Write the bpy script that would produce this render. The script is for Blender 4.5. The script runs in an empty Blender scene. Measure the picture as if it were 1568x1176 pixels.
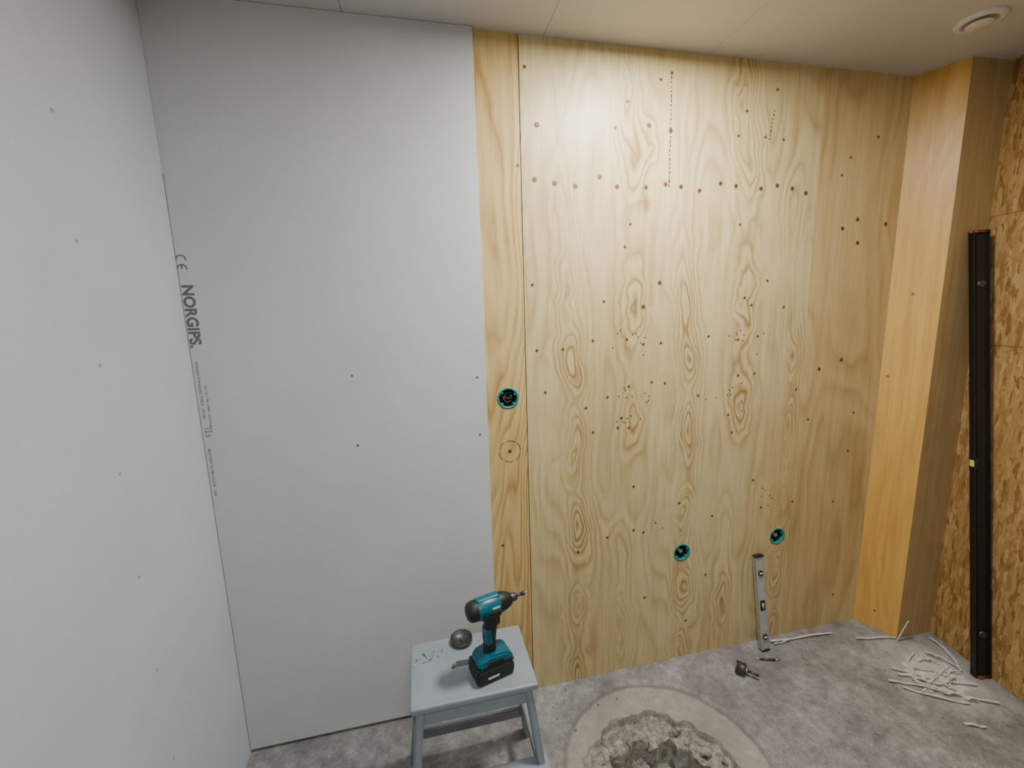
import bpy, bmesh, math, random
from mathutils import Matrix, Vector, noise, Euler
random.seed(7)
C=bpy.context.collection
pi=math.pi
# ------------------------------------------------------------------ materials
def newmat(name):
    m=bpy.data.materials.new(name); m.use_nodes=True
    nt=m.node_tree; b=nt.nodes["Principled BSDF"]
    return m,nt,b
def ramp(nt,fac,stops,interp='LINEAR'):
    r=nt.nodes.new('ShaderNodeValToRGB'); cr=r.color_ramp; cr.interpolation=interp
    while len(cr.elements)<len(stops): cr.elements.new(.5)
    for e,(p,c) in zip(cr.elements,stops):
        e.position=p; e.color=(*c,1) if len(c)==3 else c
    nt.links.new(fac,r.inputs[0]); return r.outputs[0]
def math_(nt,op,a,b=None,c=None):
    n=nt.nodes.new('ShaderNodeMath'); n.operation=op
    for i,v in enumerate((a,b,c)):
        if v is None: continue
        if isinstance(v,(int,float)): n.inputs[i].default_value=v
        else: nt.links.new(v,n.inputs[i])
    return n.outputs[0]
def mix(nt,fac,a,b,mode='MIX'):
    n=nt.nodes.new('ShaderNodeMix'); n.data_type='RGBA'; n.blend_type=mode
    for s,v in ((n.inputs[0],fac),(n.inputs[6],a),(n.inputs[7],b)):
        if isinstance(v,(int,float)): s.default_value=v
        elif isinstance(v,tuple): s.default_value=(*v,1)
        else: nt.links.new(v,s)
    return n.outputs[2]
def coords(nt,scale=(1,1,1),loc=(0,0,0),rot=(0,0,0)):
    t=nt.nodes.new('ShaderNodeTexCoord'); m=nt.nodes.new('ShaderNodeMapping')
    m.inputs['Scale'].default_value=scale; m.inputs['Location'].default_value=loc; m.inputs['Rotation'].default_value=rot
    nt.links.new(t.outputs['Object'],m.inputs[0]); return m.outputs[0]
def noise_(nt,vec,scale=5,detail=2,rough=.5,dist=0):
    n=nt.nodes.new('ShaderNodeTexNoise'); n.inputs['Scale'].default_value=scale;n.inputs['Detail'].default_value=detail
    n.inputs['Roughness'].default_value=rough;n.inputs['Distortion'].default_value=dist
    nt.links.new(vec,n.inputs['Vector']); return n.outputs[0]
def bump(nt,b,h,strength=.2,dist=.01):
    n=nt.nodes.new('ShaderNodeBump'); n.inputs['Strength'].default_value=strength;n.inputs['Distance'].default_value=dist
    nt.links.new(h,n.inputs['Height']); nt.links.new(n.outputs[0],b.inputs['Normal'])
def plain(name,col,rough=.5,metal=0,var=.08,scale=40,spec=.5):
    m,nt,b=newmat(name)
    n=noise_(nt,coords(nt),scale,3)
    lo=tuple(max(0,c*(1-var*2)) for c in col); hi=tuple(min(1,c*(1+var*2)) for c in col)
    nt.links.new(ramp(nt,n,[(.3,lo),(.7,hi)]),b.inputs['Base Color'])
    b.inputs['Roughness'].default_value=rough;b.inputs['Metallic'].default_value=metal
    b.inputs['Specular IOR Level'].default_value=spec
    return m
def plywood(name,seed,period,axis='X',pale=(.68,.575,.325),dark=(.37,.235,.085),rings=12,amp=1.0,zs=.9,rad=.2,rough=.40,ovals=False,wobble=.02):
    m,nt,b=newmat(name)
    t=nt.nodes.new('ShaderNodeTexCoord'); s=nt.nodes.new('ShaderNodeSeparateXYZ'); nt.links.new(t.outputs['Object'],s.inputs[0])
    u=s.outputs[0] if axis=='X' else s.outputs[1]; z=s.outputs[2]
    w1=noise_(nt,coords(nt,(3,3,2),(seed,0,0)),1,2); w1=math_(nt,'SUBTRACT',w1,.5)
    u=math_(nt,'MULTIPLY_ADD',w1,.08,u)
    ang=math_(nt,'MULTIPLY',u,2*pi/period)
    cx=math_(nt,'MULTIPLY',math_(nt,'COSINE',ang),rad); sx=math_(nt,'MULTIPLY',math_(nt,'SINE',ang),rad)
    zz=math_(nt,'MULTIPLY_ADD',z,zs,seed*3.17); zz=math_(nt,'MULTIPLY_ADD',u,.30,zz)
    cmb=nt.nodes.new('ShaderNodeCombineXYZ'); nt.links.new(cx,cmb.inputs[0]);nt.links.new(sx,cmb.inputs[1]);nt.links.new(zz,cmb.inputs[2])
    f=noise_(nt,cmb.outputs[0],2.3,1.2,.4,.15)
    wob=noise_(nt,coords(nt,(30,30,10),(seed,0,0)),1,2)
    f=math_(nt,'MULTIPLY_ADD',wob,wobble,f)
    A=None
    if ovals:
        wm=noise_(nt,coords(nt,(9,9,7),(seed,4,2)),1,2)
        def fam(u0,z0,dz,zlo,zhi,pw,a):
            uu=math_(nt,'MULTIPLY_ADD',wm,.09,math_(nt,'SUBTRACT',u,u0+.045))
            cu=math_(nt,'COSINE',math_(nt,'MULTIPLY',uu,2*pi/period))
            cu=math_(nt,'POWER',math_(nt,'MAXIMUM',cu,0.0),pw)
            w2=noise_(nt,coords(nt,(5,5,4),(seed+u0,0,2)),1,2)
            zw=math_(nt,'MULTIPLY_ADD',w2,.22,math_(nt,'SUBTRACT',z,z0+.11))
            cz=math_(nt,'COSINE',math_(nt,'MULTIPLY',zw,2*pi/dz)); cz=math_(nt,'MULTIPLY_ADD',cz,.30,.70)
            mr=nt.nodes.new('ShaderNodeMapRange'); mr.interpolation_type='SMOOTHSTEP'; nt.links.new(z,mr.inputs[0]); mr.inputs[1].default_value=zhi; mr.inputs[2].default_value=zhi+.35; mr.inputs[3].default_value=1;mr.inputs[4].default_value=0
            mr2=nt.nodes.new('ShaderNodeMapRange'); mr2.interpolation_type='SMOOTHSTEP'; nt.links.new(z,mr2.inputs[0]); mr2.inputs[1].default_value=zlo-.3; mr2.inputs[2].default_value=zlo; mr2.inputs[3].default_value=0;mr2.inputs[4].default_value=1
            r=math_(nt,'MULTIPLY',math_(nt,'MULTIPLY',cu,cz),math_(nt,'MULTIPLY',mr.outputs[0],mr2.outputs[0]))
            return math_(nt,'MULTIPLY',r,a)
        A=fam(.565,.68,.33,-1,1.28,4.5,.46); Bf=fam(.80,1.56,.50,1.15,2.0,5,.34); Cf=fam(.52,1.56,.50,1.5,1.75,7,.30); Df=fam(.76,.22,.45,-1,.45,6,.32); Ef=fam(.74,2.25,.60,2.15,3,6,.36)
        bs=math_(nt,'ADD',math_(nt,'ADD',math_(nt,'ADD',A,Bf),math_(nt,'ADD',Cf,Df)),Ef)
        f=math_(nt,'ADD',f,bs)
    fr=math_(nt,'FRACT',math_(nt,'MULTIPLY',f,rings))
    line=ramp(nt,fr,[(0,(.45,)*3),(.16,(.02,)*3),(.40,(.05,)*3),(.70,(.55,)*3),(.88,(1,)*3),(1,(.45,)*3)])
    mod=noise_(nt,coords(nt,(5,5,2.2),(seed*2,3,1)),1,3)
    modr=ramp(nt,mod,[(.36,(.20,)*3),(.64,(.95,)*3)])
    if ovals:
        modr=math_(nt,'MULTIPLY',modr,math_(nt,'MULTIPLY_ADD',bs,2.6,.62))
    la=math_(nt,'MULTIPLY',math_(nt,'MULTIPLY',line,modr),amp)
    if ovals:
        isl=ramp(nt,math_(nt,'MULTIPLY',A,1/.46),[(.28,(0,)*3),(.40,(1,)*3),(.86,(1,)*3),(.94,(0,)*3)])
        fr2=math_(nt,'FRACT',math_(nt,'MULTIPLY',f,rings*.5))
        ir=ramp(nt,fr2,[(.50,(0,)*3),(.62,(.8,)*3),(.86,(1,)*3),(.92,(0,)*3)])
        im=ramp(nt,noise_(nt,coords(nt,(7,7,5),(3,1,8)),1,2),[(.42,(.1,)*3),(.58,(1,)*3)])
        la2=math_(nt,'MULTIPLY',math_(nt,'MULTIPLY',isl,ir),math_(nt,'MULTIPLY',im,.62))
        la=math_(nt,'MAXIMUM',la,la2)
    la=math_(nt,'MINIMUM',la,1.0)
    fib=noise_(nt,coords(nt,(240,240,7),(seed,0,0)),1,2)
    c=mix(nt,la,pale,dark)
    fib2=noise_(nt,coords(nt,(45,45,1.2),(seed,9,0)),1,3)
    c=mix(nt,1.0,c,ramp(nt,fib2,[(.3,(.90,.87,.81)),(.65,(1.03,)*3)]),'MULTIPLY')
    c=mix(nt,1.0,c,ramp(nt,fib,[(.3,(.90,.88,.83)),(.7,(1.05,1.05,1.05))]),'MULTIPLY')
    big=noise_(nt,coords(nt,(2.2,2.2,1.2),(seed,5,2)),1,3)
    c=mix(nt,1.0,c,ramp(nt,big,[(.3,(.92,.87,.80)),(.7,(1.05,1.05,1.05))]),'MULTIPLY')
    nt.links.new(c,b.inputs['Base Color'])
    b.inputs['Roughness'].default_value=rough
    bump(nt,b,fib,.22,.002)
    return m
def gypsum(name,col):
    m,nt,b=newmat(name)
    a=noise_(nt,coords(nt),420,2); bb=noise_(nt,coords(nt),3,3)
    c=mix(nt,1.0,ramp(nt,a,[(.3,tuple(x*.93 for x in col)),(.7,tuple(min(1,x*1.05) for x in col))]),ramp(nt,bb,[(.3,(.95,)*3),(.7,(1.03,)*3)]),'MULTIPLY')
    nt.links.new(c,b.inputs['Base Color']); b.inputs['Roughness'].default_value=.7
    b.inputs['Specular IOR Level'].default_value=.3
    bump(nt,b,a,.08,.001); return m
M={}
M['ply_main']=plywood('plywood_main',1,.478,rings=10,ovals=True,rad=.17,zs=.55)
M['ply_strip']=plywood('plywood_strip',4.3,.5,pale=(.69,.54,.245),dark=(.44,.25,.07),rings=20,amp=1.1,zs=.25,rad=.25)
M['ply_right']=plywood('plywood_right',7.1,.8,rings=9,amp=.6,zs=.5,pale=(.63,.505,.27))
M['ply_column']=plywood('plywood_column',9.7,.6,axis='Y',rings=9,amp=.4,pale=(.69,.42,.115),dark=(.46,.24,.055),zs=.5)
M['ply_column_shade']=plywood('plywood_column_shaded',2.2,.6,rings=8,amp=.3,pale=(.47,.35,.18),dark=(.34,.22,.09),zs=.5)  # darker copy of pillar ply, front-face shade put into the colour
M['gyps']=gypsum('plasterboard',(.60,.62,.625))
M['gypsL']=gypsum('plasterboard_left',(.56,.60,.655))
M['ceil']=gypsum('ceiling_board',(.60,.595,.58))
M['dark']=plain('dark_void',(.012,.011,.010),.9)
M['ink']=plain('grey_ink',(.13,.14,.15),.7)
def osb():
    m,nt,b=newmat('osb_board')
    cols=[]
    for i,(r,sc) in enumerate([(.25,1),(1.1,1.15),(1.9,.9),(2.7,1.05)]):
        v=nt.nodes.new('ShaderNodeTexVoronoi'); v.inputs['Scale'].default_value=1; v.feature='F1'
        w=nt.nodes.new('ShaderNodeTexNoise'); w.inputs['Scale'].default_value=20; w.inputs['Detail'].default_value=3
        vec=coords(nt,(40*sc,75*sc,17*sc),(i*3,i,i*2),(r,0,0))
        nt.links.new(coords(nt),w.inputs['Vector'])
        va=nt.nodes.new('ShaderNodeVectorMath'); va.operation='MULTIPLY_ADD'; nt.links.new(w.outputs['Color'],va.inputs[0]); va.inputs[1].default_value=(.9,.9,.9); nt.links.new(vec,va.inputs[2])
        nt.links.new(va.outputs[0],v.inputs['Vector'])
        s=nt.nodes.new('ShaderNodeSeparateXYZ'); nt.links.new(v.outputs['Color'],s.inputs[0]); cols.append(s)
    a=ramp(nt,cols[0].outputs[0],[(0,(.22,.105,.028)),(.22,(.35,.19,.055)),(.75,(.43,.25,.08)),(1,(.52,.34,.14))])
    b2=ramp(nt,cols[1].outputs[0],[(0,(.25,.125,.033)),(.35,(.38,.21,.065)),(1,(.47,.29,.105))])
    c=mix(nt,math_(nt,'GREATER_THAN',cols[2].outputs[0],.5),a,b2)
    c3=ramp(nt,cols[3].outputs[1],[(0,(.24,.12,.033)),(.35,(.37,.21,.065)),(1,(.50,.32,.125))])
    c=mix(nt,math_(nt,'GREATER_THAN',cols[3].outputs[0],.6),c,c3)
    fn=noise_(nt,coords(nt,(110,110,40)),1,4,.7)
    c=mix(nt,1.0,c,ramp(nt,fn,[(.32,(.70,.65,.57)),(.5,(1,1,1)),(.75,(1.08,1.08,1.08))]),'MULTIPLY')
    nt.links.new(c,b.inputs['Base Color']); b.inputs['Roughness'].default_value=.6
    bump(nt,b,cols[0].outputs[0],.3,.003); return m
M['osb']=osb()
def concrete():
    m,nt,b=newmat('concrete_floor')
    v=coords(nt)
    n1=noise_(nt,v,3.5,6,.65,.3); n2=noise_(nt,v,30,5,.7); n3=noise_(nt,v,160,3,.6); n0=noise_(nt,v,11,5,.75,.6)
    c=ramp(nt,n1,[(.30,(.165,.163,.158)),(.5,(.235,.232,.225)),(.68,(.32,.315,.305))])
    c=mix(nt,1.0,c,ramp(nt,n0,[(.38,(.84,)*3),(.5,(1,1,1)),(.66,(1.30,)*3)]),'MULTIPLY')
    c=mix(nt,1.0,c,ramp(nt,n2,[(.3,(.74,.74,.74)),(.5,(1,1,1)),(.72,(1.22,1.22,1.21))]),'MULTIPLY')
    c=mix(nt,1.0,c,ramp(nt,n3,[(.3,(.82,.82,.82)),(.7,(1.14,1.14,1.14))]),'MULTIPLY')
    d=nt.nodes.new('ShaderNodeVectorMath'); d.operation='DISTANCE'
    w=nt.nodes.new('ShaderNodeTexCoord'); nt.links.new(w.outputs['Object'],d.inputs[0]); d.inputs[1].default_value=(2.02,-.33,0)
    dd=math_(nt,'ADD',d.outputs['Value'],math_(nt,'MULTIPLY',noise_(nt,v,9,5,.7),.34))
    dm=ramp(nt,dd,[(.19,(.9,)*3),(.28,(.5,)*3),(.42,(0,0,0))])
    c=mix(nt,dm,c,(.60,.58,.55))
    e=nt.nodes.new('ShaderNodeVectorMath'); e.operation='DISTANCE'
    nt.links.new(w.outputs['Object'],e.inputs[0]); e.inputs[1].default_value=(.73,-.43,0)
    ee=math_(nt,'ADD',e.outputs['Value'],math_(nt,'MULTIPLY',noise_(nt,v,5,3),.03))
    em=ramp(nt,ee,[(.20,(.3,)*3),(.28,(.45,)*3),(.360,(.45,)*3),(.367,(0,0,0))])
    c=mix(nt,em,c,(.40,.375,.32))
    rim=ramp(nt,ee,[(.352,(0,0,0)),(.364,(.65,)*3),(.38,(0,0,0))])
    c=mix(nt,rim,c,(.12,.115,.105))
    sp=nt.nodes.new('ShaderNodeTexVoronoi'); sp.inputs['Scale'].default_value=26; nt.links.new(v,sp.inputs['Vector'])
    sm=ramp(nt,sp.outputs['Distance'],[(.05,(1,1,1)),(.09,(0,0,0))])
    c=mix(nt,math_(nt,'MULTIPLY',sm,.6),c,(.60,.58,.55))
    s=nt.nodes.new('ShaderNodeSeparateXYZ'); nt.links.new(w.outputs['Object'],s.inputs[0])
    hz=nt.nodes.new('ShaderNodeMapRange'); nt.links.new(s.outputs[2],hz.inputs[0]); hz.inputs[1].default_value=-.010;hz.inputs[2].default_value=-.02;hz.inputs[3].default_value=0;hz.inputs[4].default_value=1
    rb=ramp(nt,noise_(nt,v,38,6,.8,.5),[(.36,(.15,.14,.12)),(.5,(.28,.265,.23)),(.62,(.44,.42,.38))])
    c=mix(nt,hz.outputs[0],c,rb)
    nt.links.new(c,b.inputs['Base Color']); b.inputs['Roughness'].default_value=.85
    bump(nt,b,n2,.5,.006); return m
M['floor']=concrete()
# ------------------------------------------------------------------ mesh builder
class B:
    def __init__(s): s.bm=bmesh.new(); s.mats=[]; s.T=Matrix.Identity(4)
    def mi(s,mat):
        if mat not in s.mats: s.mats.append(mat)
        return s.mats.index(mat)
    def _fin(s,geom_verts,mat,M_):
        T=s.T@M_
        for v in geom_verts: v.co=T@v.co
        i=s.mi(mat); fs=set(f for v in geom_verts for f in v.link_faces)
        for f in fs: f.material_index=i
        return fs
    def box(s,c,d,mat,rot=(0,0,0),bevel=0,taper=1):
        r=bmesh.ops.create_cube(s.bm,size=1); vs=r['verts']
        for v in vs:
            k=taper if v.co.z>0 else 1
            v.co=Vector((v.co.x*d[0]*k,v.co.y*d[1]*k,v.co.z*d[2]))
        if bevel:
            es=list(set(e for v in vs for e in v.link_edges))
            rr=bmesh.ops.bevel(s.bm,geom=es,offset=bevel,segments=2,affect='EDGES',profile=.5)
            vs=list(set(rr['verts'])|set(v for v in vs if v.is_valid))
        Mx=Matrix.Translation(c)@Euler(rot).to_matrix().to_4x4()
        return s._fin(vs,mat,Mx)
    def bar(s,a,b_,w,t,mat,bevel=.002,ref=(0,1,0)):
        a=Vector(a);b_=Vector(b_);z=(b_-a).normalized(); y=Vector(ref); x=y.cross(z).normalized(); y=z.cross(x)
        R=Matrix((x,y,z)).transposed().to_4x4()
        r=bmesh.ops.create_cube(s.bm,size=1); vs=r['verts']; L=(b_-a).length
        for v in vs: v.co=Vector((v.co.x*w,v.co.y*t,v.co.z*L))
        if bevel:
            es=list(set(e for v in vs for e in v.link_edges))
            rr=bmesh.ops.bevel(s.bm,geom=es,offset=bevel,segments=2,affect='EDGES')
            vs=list(set(rr['verts'])|set(v for v in vs if v.is_valid))
        return s._fin(vs,mat,Matrix.Translation((a+b_)/2)@R)
    def cyl(s,a,b_,r1,r2,mat,n=24,cap=True,smooth=True):
        a=Vector(a);b_=Vector(b_);L=(b_-a).length
        r=bmesh.ops.create_cone(s.bm,cap_ends=cap,segments=n,radius1=r1,radius2=r2,depth=L); vs=r['verts']
        q=Vector((0,0,1)).rotation_difference(b_-a).to_matrix().to_4x4()
        fs=s._fin(vs,mat,Matrix.Translation((a+b_)/2)@q)
        for f in fs: f.smooth=smooth and len(f.verts)==4
        return fs
    def lathe(s,prof,mat,M_=Matrix.Identity(4),n=40):
        rings=[]
        for r,z in prof:
            rings.append([s.bm.verts.new((r*math.cos(2*pi*i/n),r*math.sin(2*pi*i/n),z)) for i in range(n)])
        allv=[v for R_ in rings for v in R_]
        for k in range(len(rings)-1):
            for i in range(n):
                f=s.bm.faces.new((rings[k][i],rings[k][(i+1)%n],rings[k+1][(i+1)%n],rings[k+1][i])); f.smooth=True
        s._fin(allv,mat,M_)
    def prism(s,pts,y0,y1,mat,M_=Matrix.Identity(4),bevel=0):
        A=[s.bm.verts.new((p[0],y0,p[1])) for p in pts];Bv=[s.bm.verts.new((p[0],y1,p[1])) for p in pts]
        n=len(pts); fs=[s.bm.faces.new(A),s.bm.faces.new(Bv[::-1])]
        for i in range(n): fs.append(s.bm.faces.new((A[i],Bv[i],Bv[(i+1)%n],A[(i+1)%n])))
        vs=A+Bv
        if bevel:
            es=list(set(e for v in vs for e in v.link_edges))
            rr=bmesh.ops.bevel(s.bm,geom=es,offset=bevel,segments=3,affect='EDGES')
            vs=list(set(rr['verts'])|set(v for v in vs if v.is_valid))
        s._fin(vs,mat,M_)
    def obj(s,name,parent=None):
        bmesh.ops.recalc_face_normals(s.bm,faces=s.bm.faces)
        me=bpy.data.meshes.new(name); s.bm.to_mesh(me); s.bm.free()
        for m in s.mats: me.materials.append(m)
        o=bpy.data.objects.new(name,me); C.objects.link(o)
        if parent: o.parent=parent
        return o
def empty(name,loc=(0,0,0)):
    o=bpy.data.objects.new(name,None); C.objects.link(o); o.location=loc; o.empty_display_size=.05; return o
def boolean(o,cut):
    md=o.modifiers.new('holes','BOOLEAN'); md.object=cut; md.solver='EXACT'; md.use_self=True
    dg=bpy.context.evaluated_depsgraph_get(); me=bpy.data.meshes.new_from_object(o.evaluated_get(dg)); o.modifiers.clear(); o.data=me; me.name=o.name
    bpy.data.objects.remove(cut)
# ------------------------------------------------------------------ room dimensions (m)
XL=-.6735; H=2.40; YF=-2.75
JX=.3747; G=-.0125
HOLES=[(.306,1.219,.037),(1.035,.501,.036),(1.510,.505,.036)]
b=B()
b.box(((XL+JX-.0015)/2,.009,H/2),((JX-.0015)-XL,.018,H),M['ply_strip'])
b.box((JX+.6,.009,H/2),(1.2-.003,.018,H),M['ply_main'])
b.box(((JX+1.2+2.0)/2,.009,H/2),(2.0-JX-1.2-.0005,.018,H),M['ply_right'])
wb=b.obj('wall_back')
cb=B()
for x,z,r in HOLES: cb.cyl((x,-.05,z),(x,.06,z),r,r,M['dark'],40)
boolean(wb,cb.obj('cutter'))
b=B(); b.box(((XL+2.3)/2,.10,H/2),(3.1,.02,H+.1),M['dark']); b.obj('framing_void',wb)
b=B(); b.box((XL+.0002+.45,G/2,(.014+H-.001)/2),(.8997,abs(G),H-.015),M['gyps'],bevel=.0004); b.obj('plasterboard_sheet',wb)
SC=[(420,1964),(491,1954),(566,1947),(656,1980),(722,1950),(834,1951),(911,1964),(974,1957),(1050,1946),(1137,1974),(1204,1967),(1314,1961),(1386,1974),(1455,1965),(1520,1950),(394,2306),(432,2135),(364,2007),(758,2228),(841,2156),(926,2144),(713,2141),(924,2329),(882,2305),(1234,2227),(1360,2308),(1204,2141),(1320,2143),(1401,2138),(1845,2170),(1720,2089),(1684,2022),(1782,1856),(1711,1820),(1793,1764),(1928,1840),(775,1825),(1230,1829),(755,1746),(833,1530),(898,1617),(675,1553),(1270,1554),(1302,1525),(1370,1618),(1116,1409),(405,1617),(417,1386),(516,1386),(632,1412),(910,1392),(836,1390),(768,1411),(1251,1390),(1341,1400),(1456,1513),(446,1231),(691,1196),(875,1242),(932,1234),(779,1231),(1260,1245),(1337,1248),(1548,1169),(1657,1249),(1768,1282),(1081,1174),(1224,1084),(604,1160),(751,1110),(782,1068),(735,1072),(633,1063),(1245,1008),(1622,1032),(1864,1042),(1853,868),(1364,786),(1576,661),(1414,655),(810,635),(695,620),(854,620),(1172,648),(1797,633),(570,577),(1851,157),(268,652),(1067,174),(806,823),(1154,378),(866,322),(1014,727)]
M['screw']=plain('screw_head',(.11,.07,.03),.45,.4)
M['dent']=plain('countersink_wood',(.29,.155,.045),.8)
b=B()
big=set(range(15))|{16,19,20,32,33,34,35,39,40,64,65}
for i,(x,z) in enumerate(SC):
    x/=1000;z/=1000; k=1.4 if i in big else .9
    b.cyl((x,-.0006,z),(x,.001,z),.0064*k,.0073*k,M['dent'],14)
    b.cyl((x,-.0012,z),(x,.001,z),.0036*k,.0040*k,M['screw'],12)
for k in range(26):
    z=2.33-.0148*k; b.box((.925+random.uniform(-.002,.002),-.0003,z),(.0026+random.random()*.003,.001,random.uniform(.004,.012)),M['screw'])
for k in range(8):
    z=2.235-.014*k; b.box((1.352-.002*k,-.0003,z),(.004,.001,random.uniform(.004,.011)),M['screw'])
for cx_,cz_,n_ in [(.80,1.40,9),(.80,1.20,9),(.74,1.09,7),(1.26,1.40,9),(1.24,1.17,10),(1.42,.70,6),(.90,.635,4)]:
    for k in range(n_):
        x=cx_+random.gauss(0,.045); z=cz_+random.gauss(0,.028)
        b.cyl((x,-.0006,z),(x,.001,z),.0028,.0030,M['screw'],8)
b.obj('screw_heads',wb)
b=B()
M['gscrew']=plain('drywall_screw',(.16,.17,.18),.5,.4)
M['gfill']=plain('recessed_screw',(.33,.35,.37),.7)
for x,z in [(-.216,1.335),(-.218,1.098),(.196,1.304),(.197,1.098)]:
    b.cyl((x,G-.0008,z),(x,G+.001,z),.0038,.0042,M['gscrew'],12)
b.obj('plasterboard_screws',wb)
b=B()
for k in range(30):
    if k%5==4: continue
    a=2*pi*k/30; a2=a+2*pi/30*.95; r=.040
    p=(.307+r*math.cos(a),-.0004,1.020+r*math.sin(a));q=(.307+r*math.cos(a2),-.0004,1.020+r*math.sin(a2))
    b.bar(p,q,.0018,.0008,M['screw'],0)
b.cyl((.307,-.0008,1.020),(.307,.001,1.020),.006,.007,M['screw'],12)
b.obj('pencil_circle',wb)
def text(body,size,x,z,off=0,name='print',sp=1):
    t=bpy.data.curves.new(name,'FONT'); t.body=body; t.size=size; t.offset=off; t.extrude=.0001; t.materials.append(M['ink']); t.space_character=sp
    o=bpy.data.objects.new(name,t); C.objects.link(o); o.parent=wb
    o.matrix_world=Matrix(((0,1,0,x),(0,0,-1,G-.0003),(-1,0,0,z),(0,0,0,1)))
    return o
def arc(b,cx,cz,r,a0,a1,w,n=14):
    for i in range(n):
        p=a0+(a1-a0)*i/n;q=a0+(a1-a0)*(i+1)/n
        b.bar((cx+r*math.cos(p),G-.0003,cz+r*math.sin(p)),(cx+r*math.cos(q),G-.0003,cz+r*math.sin(q)),w,.0004,M['ink'],0)
b=B()
arc(b,-.660,1.705,.0125,-.15,pi+.15,.0032); arc(b,-.660,1.678,.0125,-.15,pi+.15,.0032)
b.bar((-.660,G-.0003,1.690),(-.660,G-.0003,1.678),.0032,.0004,M['ink'],0); b.obj('print_ce_mark',wb)
text('NORGIPS.',.042,-.668,1.633,.0015,'print_logo',1.02)
text('NORGIPS STANDARD TYPE A   EN 520',.0105,-.664,1.405,0,'print_line_a')
text('GN 12,5 x 900 x 2400   www.norgips.no',.009,-.648,1.33,0,'print_line_b')
text('12,5',.020,-.664,1.20,0,'print_line_c')
text('REACTION TO FIRE A2-s1,d0   13.02',.010,-.664,1.13,0,'print_line_d')
b=B(); b.box((XL-.01,(YF+.1)/2,H/2),(.02,-(YF)+.1,H),M['gypsL'])
for z in (1.943,1.696,1.437,1.191,.936,.686,.43,.18,2.19): b.cyl((XL-.001,-.396,z),(XL+.0008,-.396,z),.0044,.0038,M['gfill'],12)
b.obj('wall_left')
b=B(); b.box((XL+.0007,G-.0002,.98),(.0014,.0010,1.92),M['ink']); b.obj('sheet_edge',wb)
CX0=(1.990,0);CX1=(2.055,-.150);CX2=(2.245,-.155);CX3=(2.245-.22*(abs(YF)-.155),YF)
def wallquad(p,q,th,mat):
    b=B(); d=Vector((q[0]-p[0],q[1]-p[1],0)); n=Vector((-d.y,d.x,0)).normalized()
    P=[Vector((p[0],p[1],0)),Vector((q[0],q[1],0))]; P+= [P[1]+n*th,P[0]+n*th]
    lo=[b.bm.verts.new(v) for v in P]; hi=[b.bm.verts.new(v+Vector((0,0,H))) for v in P]
    b.bm.faces.new(lo);b.bm.faces.new(hi[::-1])
    for i in range(4): b.bm.faces.new((lo[i],hi[i],hi[(i+1)%4],lo[(i+1)%4]))
    b._fin(lo+hi,mat,Matrix.Identity(4)); return b
o=wallquad(CX0,CX1,.015,M['ply_column']).obj('wall_pillar')
wallquad(CX1,CX2,.015,M['ply_column_shade']).obj('pillar_face',o)
b=B()
for x,z in [(2.02,1.55),(2.02,.09),(2.0,1.2)]:
    t_=(x-1.99)/.065; b.cyl((x-.001,-t_*.15,z),(x+.002,-t_*.15+.001,z),.006,.006,M['dent'],12)
b.obj('pillar_screws',o)
wr=wallquad(CX2,CX3,.015,M['osb']).obj('wall_right')
b=B()
d=(Vector((CX3[0]-CX2[0],CX3[1]-CX2[1],0))).normalized(); n=Vector((d.y,-d.x,0))
for z in (1.84,1.34): b.bar(Vector((CX2[0],CX2[1],z))+n*.0002,Vector((CX3[0],CX3[1],z))+n*.0002,.0016,.001,M['screw'],0,ref=(0,0,1))
b.obj('board_joints',wr)
b=B(); b.box(((XL+CX3[0])/2,YF-.01,H/2),(CX3[0]-XL+.1,.02,H),M['gyps']); b.obj('wall_front')
b=B()
xs=[XL-.02,-.155,.459,1.068,1.690,2.35]
for i in range(5):
    b.box(((xs[i]+xs[i+1])/2,(YF+.05)/2,H+.006),(xs[i+1]-xs[i]-.0012,-YF+.1,.012),M['ceil'],bevel=.0006)
b.box((.85,(YF)/2,H+.03),(3.2,-YF+.2,.03),M['dark'])
b.obj('ceiling')
def axis_pts(a,b_,d0,d1,fine,coarse):
    out=[];x=a
    while x<b_:
        out.append(x); x+= fine if d0<=x<d1 else coarse
    out.append(b_); return out
fx=axis_pts(XL-.02,2.35,.34,1.12,.004,.04); fy=axis_pts(YF,.02,-.82,-.05,.004,.04)
def fh(x,y):
    d=math.hypot(x-.73,y+.43)
    h=noise.noise(Vector((x*3,y*3,0)))*.0015 if d>.36 else 0
    if d<.372:
        n=noise.noise(Vector((x*9,y*9,1)))
        ang=math.atan2(y+.47,x-.70); dr=math.hypot(x-.70,y+.47)
        e1=.272+.034*noise.noise(Vector((math.cos(ang)*2.6,math.sin(ang)*2.6,3)))+.022*noise.noise(Vector((x*24,y*24,5)))
        e2=.180+.040*noise.noise(Vector((math.cos(ang)*2,math.sin(ang)*2,8)))+.026*noise.noise(Vector((x*22,y*22,9)))
        if d>.352: h=-.006*(1-(d-.352)/.02)
        else: h=-.006+.002*n
        if dr<e1:
            t=min(1,(e1-dr)/.006); h-=t*(.024+.022*noise.noise(Vector((x*12,y*12,2)))+.012*noise.noise(Vector((x*40,y*40,2)))+.004*noise.noise(Vector((x*120,y*120,2))))
        if dr<e2:
            t=min(1,(e2-dr)/.010); h-=t*(.085+.024*noise.noise(Vector((x*20,y*20,4)))+.010*noise.noise(Vector((x*70,y*70,4))))
    return h
b=B(); g=[[b.bm.verts.new((x,y,fh(x,y))) for x in fx] for y in fy]
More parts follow.
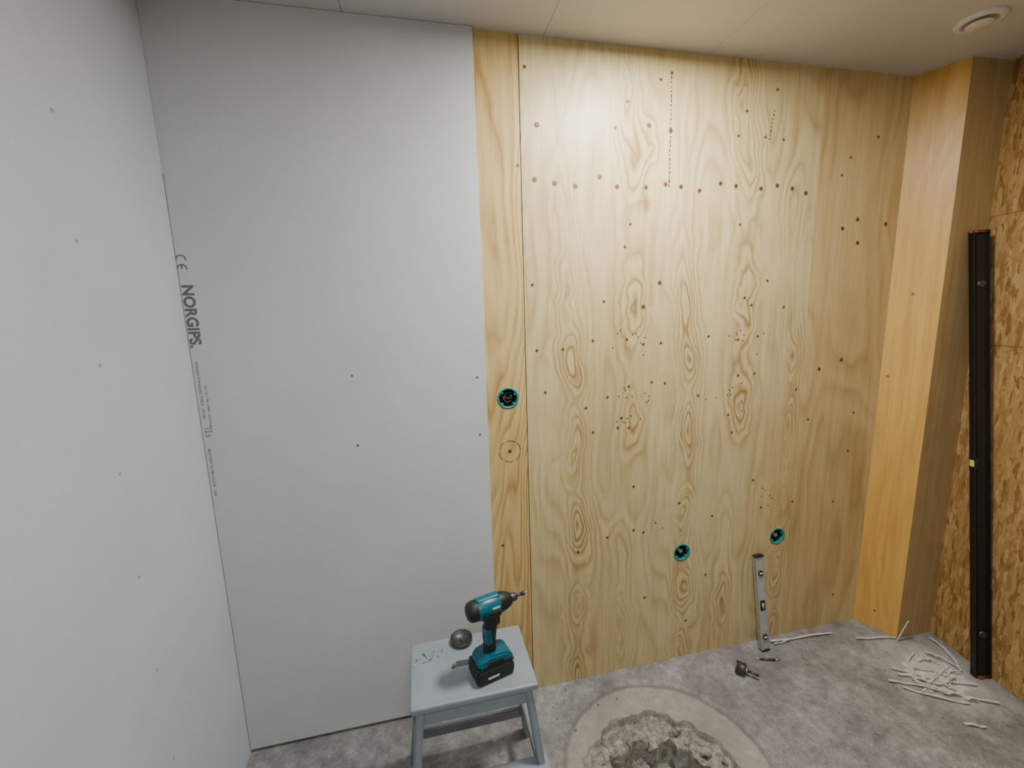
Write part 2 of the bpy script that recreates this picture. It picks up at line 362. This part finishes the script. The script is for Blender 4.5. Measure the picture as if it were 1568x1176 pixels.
for j in range(len(fy)-1):
    for i in range(len(fx)-1):
        b.bm.faces.new((g[j][i],g[j][i+1],g[j+1][i+1],g[j+1][i]))
b.mats.append(M['floor']); b.obj('floor')
M['rub']=plain('broken_concrete',(.29,.27,.235),.9,0,.3,60)
def rock(b,c,r,mat):
    rr=bmesh.ops.create_icosphere(b.bm,subdivisions=2,radius=1); s=random.random()*99
    vs=rr['verts']
    for v in vs:
        k=1+.7*noise.noise(v.co*1.3+Vector((s,s,s))); v.co=Vector((v.co.x*r*k,v.co.y*r*k*random.uniform(.95,1.05),v.co.z*r*.55*k))
    b._fin(vs,mat,Matrix.Translation(c)@Euler((random.random()*.8,random.random()*.8,random.random()*6)).to_matrix().to_4x4())
b=B()
for k in range(130):
    a=random.random()*2*pi; r=.25*math.sqrt(random.random()); x=.70+r*math.cos(a); y=-.47+r*math.sin(a)
    s=random.choice([.003,.003,.004,.006,.006,.009,.013,.024]); rock(b,(x,y,fh(x,y)+s*.15),s,M['rub'])
b.obj('concrete_rubble')
b=B()
for k in range(110):
    x=random.uniform(.35,2.0);y=random.uniform(-.75,-.02)
    if math.hypot(x-.73,y+.43)<.28: continue
    s=random.choice([.0015,.002,.002,.003,.0045]); rock(b,(x,y,s*.4),s,M['rub'])
b.obj('floor_grit')
# ------------------------------------------------------------------ wall boxes
M['teal']=plain('teal_plastic',(.015,.25,.21),.35,0,.05)
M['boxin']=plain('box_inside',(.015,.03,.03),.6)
M['copper']=plain('copper_wire',(.70,.30,.12),.3,1)
M['wireblk']=plain('wire_black',(.02,.02,.02),.4)
M['wiregrey']=plain('conduit_grey',(.35,.36,.36),.5)
def wallbox(x,z,r,wires):
    e=empty('electrical_wall_box',(x,0,z)); b=B()
    MX=Matrix.Rotation(pi/2,4,'X')
    b.lathe([(r-.005,-.045),(r-.005,-.002),(r-.004,.0012),(r+.0025,.0012),(r+.0025,.0),(r-.0005,.0),(r-.0005,-.046)],M['teal'],MX)
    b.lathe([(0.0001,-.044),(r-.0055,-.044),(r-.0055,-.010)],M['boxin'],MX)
    for a in (.5,2.4,3.9,5.5): b.box(((r-.008)*math.cos(a),.004,(r-.008)*math.sin(a)),(.008,.008,.008),M['teal'],(0,-a,0),.001)
    b.obj('box_ring',e)
    b=B()
    if wires:
        for k,(m,a) in enumerate([(M['copper'],.3),(M['wireblk'],1.2),(M['copper'],2.6),(M['wiregrey'],4.0)]):
            p0=Vector((.012*math.cos(a*2),.040,.012*math.sin(a*2)));prev=p0
            for j in range(1,7):
                t=j/6; p=Vector((p0.x*(1-t)+.016*math.cos(a+3*t),.040-.034*t,p0.z*(1-t)+.014*math.sin(a+3*t)))
                b.cyl(prev,p,.0018,.0018,m,8); prev=p
    else:
        b.cyl((-.004,.042,.006),(.004,.006,-.003),.007,.007,M['wiregrey'],14)
        b.cyl((.004,.0062,-.003),(.0042,.0055,-.0032),.005,.005,M['dark'],12)
        b.cyl((-.002,.03,-.012),(.010,.01,.010),.0018,.0018,M['copper'],8)
    b.obj('wires',e)
for i,(x,z,r) in enumerate(HOLES): wallbox(x,z,r,i==0)
# ------------------------------------------------------------------ ceiling vent
M['white']=plain('white_enamel',(.72,.71,.69),.4,0,.02)
b=B(); T=Matrix.Translation((1.815,-.312,H))
b.lathe([(.062,0),(.063,-.004),(.060,-.009),(.050,-.012),(.044,-.010),(.040,.004),(.038,.012)],M['white'],T,48)
b.lathe([(.038,.0115),(.0001,.0115)],M['dark'],T,48)
b.lathe([(.0001,-.020),(.030,-.020),(.034,-.017),(.034,-.014),(.028,-.010),(.0001,-.008)],M['white'],T,48)
b.cyl((1.815,-.312,H-.010),(1.815,-.312,H+.011),.005,.005,M['white'],12)
b.obj('ceiling_vent')
# ------------------------------------------------------------------ step stool
M['paint']=plain('grey_blue_paint',(.26,.295,.325),.45,0,.04,15)
st=empty('step_stool',(0,0,0))
b=B(); b.box((.094,-.358,.490),(.350,.240,.020),M['paint'],bevel=.005); seat=b.obj('seat',st)
cb=B(); cb.box((.094,-.358,.49),(.085,.032,.1),M['paint']); cb.cyl((.0515,-.358,.44),(.0515,-.358,.54),.016,.016,M['paint'],24); cb.cyl((.1365,-.358,.44),(.1365,-.358,.54),.016,.016,M['paint'],24)
boolean(seat,cb.obj('cutter'))
LT={'fl':((-.055,-.452,.481),(-.105,-.500,0)),'fr':((.243,-.452,.481),(.300,-.500,0)),'rl':((-.055,-.262,.481),(-.105,-.175,0)),'rr':((.243,-.262,.481),(.300,-.175,0))}
def at(k,z):
    a,c=LT[k]; t=(a[2]-z)/a[2]; return Vector(a).lerp(Vector(c),t)
b=B()
for k in LT: b.bar(*LT[k],.020,.038,M['paint'],.003,ref=(0,1,0))
b.obj('legs',st)
b=B()
b.bar(at('fl',.452),at('fr',.452),.045,.018,M['paint'],.003,ref=(0,1,0))
b.bar(at('rl',.452),at('rr',.452),.045,.018,M['paint'],.003,ref=(0,1,0))
b.bar(at('fl',.452),at('rl',.452),.045,.016,M['paint'],.003,ref=(1,0,0)); b.bar(at('fr',.452),at('rr',.452),.045,.016,M['paint'],.003,ref=(1,0,0))
b.bar(at('rl',.12),at('rr',.12),.035,.016,M['paint'],.003,ref=(0,1,0))
for s_ in ('l','r'):
    p=at('r'+s_,.205); q=at('f'+s_,.205); q2=q+(q-p).normalized()*.17
    b.bar(p,q2,.036,.018,M['paint'],.003,ref=(1,0,0))
    b.bar((q2.x,q2.y+.015,.22),(q2.x,q2.y+.0,0),.020,.036,M['paint'],.003,ref=(0,1,0))
b.obj('rails',st)
b=B(); b.box((.0975,-.570,.240),(.392,.215,.020),M['paint'],bevel=.005); b.obj('step',st)
# ------------------------------------------------------------------ impact driver
M['tealb']=plain('teal_tool_body',(.0,.11,.16),.35,0,.04)
M['rubber']=plain('black_rubber',(.010,.011,.012),.5)
M['steel']=plain('dark_steel',(.09,.09,.095),.45,.7)
M['zinc']=plain('zinc',(.55,.56,.57),.3,1)
M['lab']=plain('label_white',(.6,.62,.63),.5)
dr=empty('impact_driver',(.150,-.405,.500)); dr.rotation_euler=(0,0,math.radians(15))
b=B()
b.prism([(-.055,.001),(.052,.001),(.056,.010),(.056,.036),(.048,.044),(-.052,.044),(-.058,.034),(-.058,.008)],-.037,.037,M['rubber'],bevel=.004)
b.prism([(-.050,.045),(.056,.045),(.055,.060),(.036,.072),(-.014,.078),(-.036,.068),(-.052,.058)],-.032,.032,M['tealb'],bevel=.005)
b.box((-.01,-.0372,.018),(.034,.0008,.006),M['lab'])
b.box((.057,0,.022),(.003,.03,.016),M['tealb'],bevel=.001)
b.box((.0,-.0322,.056),(.05,.001,.010),M['rubber'])
b.box((0,0,.0455),(.112,.068,.004),M['rubber'])
b.obj('battery',dr)
b=B()
secs=[(-.006,.066,.020,.018),(-.004,.085,.0185,.0165),(-.003,.110,.0185,.0165),(-.001,.135,.0195,.017),(.003,.160,.021,.018),(.006,.185,.026,.019),(.006,.200,.03,.02)]
n=24;rings=[]
for (cx,cz,rx,ry) in secs:
    rings.append([b.bm.verts.new((cx+rx*math.cos(2*pi*i/n),ry*math.sin(2*pi*i/n),cz)) for i in range(n)])
for k in range(len(rings)-1):
    for i in range(n):
        f=b.bm.faces.new((rings[k][i],rings[k][(i+1)%n],rings[k+1][(i+1)%n],rings[k+1][i])); f.smooth=True
b._fin([v for r in rings for v in r],M['rubber'],Matrix.Identity(4))
b.prism([(.016,.178),(.030,.180),(.027,.165),(.030,.152),(.024,.146),(.014,.150)],-.007,.007,M['rubber'],bevel=.002)
b.box((-.010,-.0,.125),(.020,.0362,.050),M['tealb'],bevel=.006)
b.obj('grip',dr)
b=B()
MY=Matrix.Translation((0,0,.212))@Matrix.Rotation(pi/2,4,'Y')
b.lathe([(.0001,-.068),(.018,-.067),(.025,-.062),(.028,-.052),(.0285,-.040)],M['rubber'],MY)
b.lathe([(.0285,-.040),(.030,-.036),(.031,-.010),(.030,.018),(.0275,.026)],M['tealb'],MY)
b.lathe([(.0275,.026),(.028,.030),(.0255,.046),(.020,.060),(.0165,.066),(.0001,.066)],M['rubber'],MY)
b.box((-.006,0,.236),(.070,.026,.016),M['tealb'],bevel=.006)
for sgn in (-1,1):
    for k in range(4): b.box((-.030+.008*k,sgn*.0300,.205),(.003,.003,.020),M['rubber'],(0,.2,0))
    b.box((.006,sgn*.0300,.203),(.034,.004,.016),M['rubber'],bevel=.001)
    b.box((.008,sgn*.0312,.222),(.022,.002,.005),M['lab'])
b.obj('motor_housing',dr)
b=B()
b.lathe([(.012,.064),(.0125,.068),(.0115,.082),(.0095,.086),(.0001,.086)],M['steel'],MY)
b.cyl((.085,0,.212),(.105,0,.212),.0042,.0042,M['steel'],6)
b.cyl((.105,0,.212),(.112,0,.212),.0062,.0062,M['steel'],12)
b.cyl((.112,0,.212),(.128,0,.212),.0035,.0012,M['zinc'],6)
b.obj('chuck_and_bit',dr)
def holesaw(name,loc,r,h,rot=(0,0,0),arbor=.03):
    e=empty(name,loc); e.rotation_euler=rot; b=B(); n=48
    b.lathe([(.0001,h+.002),(r-.002,h+.002),(r,h),(r,.004),(r-.0022,.004),(r-.0022,h-.002),(.0001,h-.002)],M['steel'],n=n)
    for i in range(22):
        a=2*pi*i/22; b.box(((r-.001)*math.cos(a),(r-.001)*math.sin(a),.003),(.0022,.006,.006),M['steel'],(0,.0,a),taper=.6)
    b.obj('cup',e); b=B()
    b.cyl((0,0,-.002),(0,0,h),.003,.003,M['zinc'],12); b.cyl((0,0,h),(0,0,h+min(.010,arbor*.5)),.011,.010,M['zinc'],6)
    if arbor>.02: b.cyl((0,0,h+.010),(0,0,h+arbor),.0055,.0055,M['steel'],6)
    b.obj('arbor',e); return e
holesaw('hole_saw',(.076,-.268,.5185),.034,.014,(pi,0,0),.004)
b=B()
for k in range(6):
    a=random.random()*6.28; x=-.030+random.gauss(0,.014); y=-.305+random.gauss(0,.008); L=.026
    p=Vector((x,y,.5022));q=p+Vector((math.cos(a)*L,math.sin(a)*L,0)); b.cyl(p,q,.0019,.001,M['zinc'],8); b.cyl(p-(q-p)*.08,p,.0040,.0019,M['zinc'],10)
b.obj('loose_screws')
holesaw('hole_saw',(1.225,-.128,.0255),.024,.034,(math.radians(90),0,math.radians(40)),.05)
b=B(); b.cyl((1.372,-.104,.005),(1.425,-.122,.005),.0045,.0045,M['steel'],12); b.cyl((1.425,-.122,.005),(1.447,-.129,.005),.0025,.0008,M['zinc'],10); b.cyl((1.352,-.097,.005),(1.372,-.104,.005),.0028,.0028,M['zinc'],6); b.obj('drill_bit')
# ------------------------------------------------------------------ levels
M['alu']=plain('aluminium',(.50,.51,.50),.45,.35,.04)
M['vial']=plain('vial_yellow',(.60,.56,.14),.2)
def level(name,foot,top,w,t,body,endc,vials,endl,ref):
    b=B(); a=Vector(foot);c=Vector(top); L=(c-a).length; z=(c-a).normalized(); y=Vector(ref); x=y.cross(z).normalized(); y=z.cross(x)
    b.T=Matrix.Translation(a)@Matrix((x,y,z)).transposed().to_4x4()
    b.box((0,0,L/2),(w,t*.55,L-.004),body)
    for s in (-1,1): b.box((s*(w/2-.002),0,L/2),(.004,t,L-.004),body,bevel=.0006)
    for s in (-1,1): b.box((s*w*.30,0,L/2),(.003,t*.72,L-.01),body)
    b.box((0,0,endl/2),(w+.002,t+.002,endl),endc,bevel=.002); b.box((0,0,L-endl/2),(w+.002,t+.002,endl),endc,bevel=.002)
    for zz,kind in vials:
        zz*=L
        if kind=='r':
            b.cyl((0,-t*.55,zz),(0,t*.55,zz),w*.30,w*.30,M['rubber'],24); b.cyl((-w*.2,-t*.56,zz),(w*.2,-t*.56,zz),.004,.004,M['vial'],12)
        elif kind=='h':
            b.cyl((0,-t*.52,zz),(0,t*.52,zz),w*.22,w*.22,M['steel'],20)
        elif kind=='s':
            b.box((0,0,zz),(w*.62,t*.80,.045),M['rubber'],bevel=.001); b.cyl((0,-t*.42,zz-.012),(0,-t*.42,zz+.012),.0045,.0045,M['vial'],12)
        else:
            b.box((-w/2+.006,0,zz),(.014,t+.002,.05),M['rubber'],bevel=.001)
            b.box((-w/2+.001,0,zz),(.006,t*.8,.026),M['vial'],bevel=.001)
    return b.obj(name)
level('spirit_level',(1.430,-.060,.001),(1.402,-.0150,.440),.040,.020,M['alu'],M['rubber'],[(.15,'r'),(.48,'s'),(.82,'r')],.007,(0,1,0))
M['orange']=plain('orange_cap',(.42,.06,.02),.5)
M['blk']=plain('black_anodised',(.010,.010,.011),.4,.0)
e=level('spirit_level',(2.160,-.392,.002),(2.168,-.172,1.785),.058,.024,M['blk'],M['rubber'],[(.10,'h'),(.885,'h'),(.49,'v')],.012,(.3,1,0))
b=B(); b.box((2.168,-.1745,1.780),(.062,.028,.006),M['orange']); b.box((2.165,-.3915,.010),(.062,.028,.005),M['orange']); b.obj('end_caps',e)
# ------------------------------------------------------------------ plaster strips & dust
M['strip']=plain('paper_strip',(.62,.60,.56),.8,0,.05)
b=B()
def strip(p,q,w,lift=.004,bow=.0,h2=0):
    p=Vector((*p,lift));q=Vector((*q,lift+h2)); n=10; d=(q-p); s=Vector((-d.y,d.x,0)).normalized()
    L=[];R=[]; ph=random.random()*6
    for i in range(n+1):
        t=i/n; c=p+d*t+s*bow*math.sin(pi*t)+Vector((0,0,abs(math.sin(pi*t*1.5+ph))*.006)); ww=w*(.7+.5*random.random())/2
        L.append(c-s*ww);R.append(c+s*ww)
    vs=[]
    for dz in (0,.0025):
        vs.append([b.bm.verts.new(v+Vector((0,0,dz))) for v in L]);vs.append([b.bm.verts.new(v+Vector((0,0,dz))) for v in R])
    lo,ro,lu,ru=vs
    for i in range(n):
        b.bm.faces.new((lo[i],lo[i+1],ro[i+1],ro[i]));b.bm.faces.new((lu[i],ru[i],ru[i+1],lu[i+1]))
        b.bm.faces.new((lo[i],lu[i],lu[i+1],lo[i+1]));b.bm.faces.new((ro[i],ro[i+1],ru[i+1],ru[i]))
    for i in (0,n): b.bm.faces.new((lo[i],ro[i],ru[i],lu[i]))
strip((1.486,-.033),(1.80,-.055),.009);strip((1.869,-.112),(2.05,-.150),.008)
strip((1.49,-.05),(1.62,-.042),.006)
for p,q in [((1.854,-.277),(2.085,-.423)),((1.874,-.349),(2.066,-.503)),((1.845,-.529),(1.90,-.560)),((2.19,-.19),(2.12,-.34)),((1.775,-.324),(1.93,-.42)),((2.079,-.244),(2.11,-.36)),((1.80,-.36),(1.96,-.475))]: strip(p,q,.009,bow=random.uniform(-.02,.02))
for k in range(24):
    x=random.gauss(1.97,.07);y=random.gauss(-.35,.06);a=random.gauss(-.55,.5);L=random.uniform(.03,.13)
    x2=x+math.cos(a)*L;y2=y+math.sin(a)*L
    if max(x,x2)>2.11: continue
    strip((x,y),(x2,y2),random.uniform(.004,.010),.004+random.random()*.008,random.uniform(-.012,.012),random.uniform(0,.008))
b._fin(list(b.bm.verts),M['strip'],Matrix.Identity(4))
b.box((2.055,-.170,.055),(.013,.004,.110),M['strip'],(.22,.12,.3))
b.obj('plasterboard_offcuts')
b=B()
n=46; g=[]
for j in range(n+1):
    row=[]
    for i in range(n+1):
        x=1.86+.24*i/n;y=-.46+.22*j/n; u=(x-1.99)/.11;v=(y+.345)/.09
        h=.010*math.exp(-(u*u+v*v)*1.6)*(1+.7*noise.noise(Vector((x*40,y*40,0))))-.0022+.0015*noise.noise(Vector((x*90,y*90,0)))
        row.append(b.bm.verts.new((x,y,h)))
    g.append(row)
for j in range(n):
    for i in range(n): b.bm.faces.new((g[j][i],g[j][i+1],g[j+1][i+1],g[j+1][i])).smooth=True
b._fin([v for r in g for v in r],plain('plaster_powder',(.58,.565,.54),.95,0,.08,60),Matrix.Identity(4)); b.obj('plaster_powder')
# ------------------------------------------------------------------ lights (ceiling lamp, added fill)
def lamp(name,x,y,r,power,col):
    e=empty(name,(x,y,H)); b=B()
    b.lathe([(r+.014,0),(r+.014,-.016),(r+.006,-.020),(r,-.018),(r,-.004),(.0001,-.004)],M['white'],n=48); b.obj('housing',e)
    L=bpy.data.lights.new(name+'_light','AREA'); L.shape='DISK'; L.size=2*r*.97; L.energy=power; L.color=col
    o=bpy.data.objects.new('light',L); C.objects.link(o); o.parent=e; o.location=(0,0,-.021)
lamp('added_fill',.78,-.50,.14,34,(1,.975,.93))
lamp('added_fill',.15,-1.95,.16,14,(.90,.95,1.0))  # added weak general fill behind the camera, in a made-up lamp housing
w=bpy.data.worlds.new('world'); bpy.context.scene.world=w; w.use_nodes=True; w.node_tree.nodes['Background'].inputs[0].default_value=(.7,.8,1,1); w.node_tree.nodes['Background'].inputs[1].default_value=.1
# ------------------------------------------------------------------ camera
cd=bpy.data.cameras.new('camera'); cam=bpy.data.objects.new('camera',cd); C.objects.link(cam); bpy.context.scene.camera=cam
cd.sensor_width=36; cd.lens=807.6/1920*36; cd.clip_start=.02
r=Vector((.97604,-.21563,-.02931));d=Vector((-.0637,-.15429,-.98597));f=Vector((.20808,.96421,-.16432))
cam.matrix_world=Matrix(((r.x,-d.x,-f.x,0),(r.y,-d.y,-f.y,-1.4921),(r.z,-d.z,-f.z,1.5246),(0,0,0,1)))
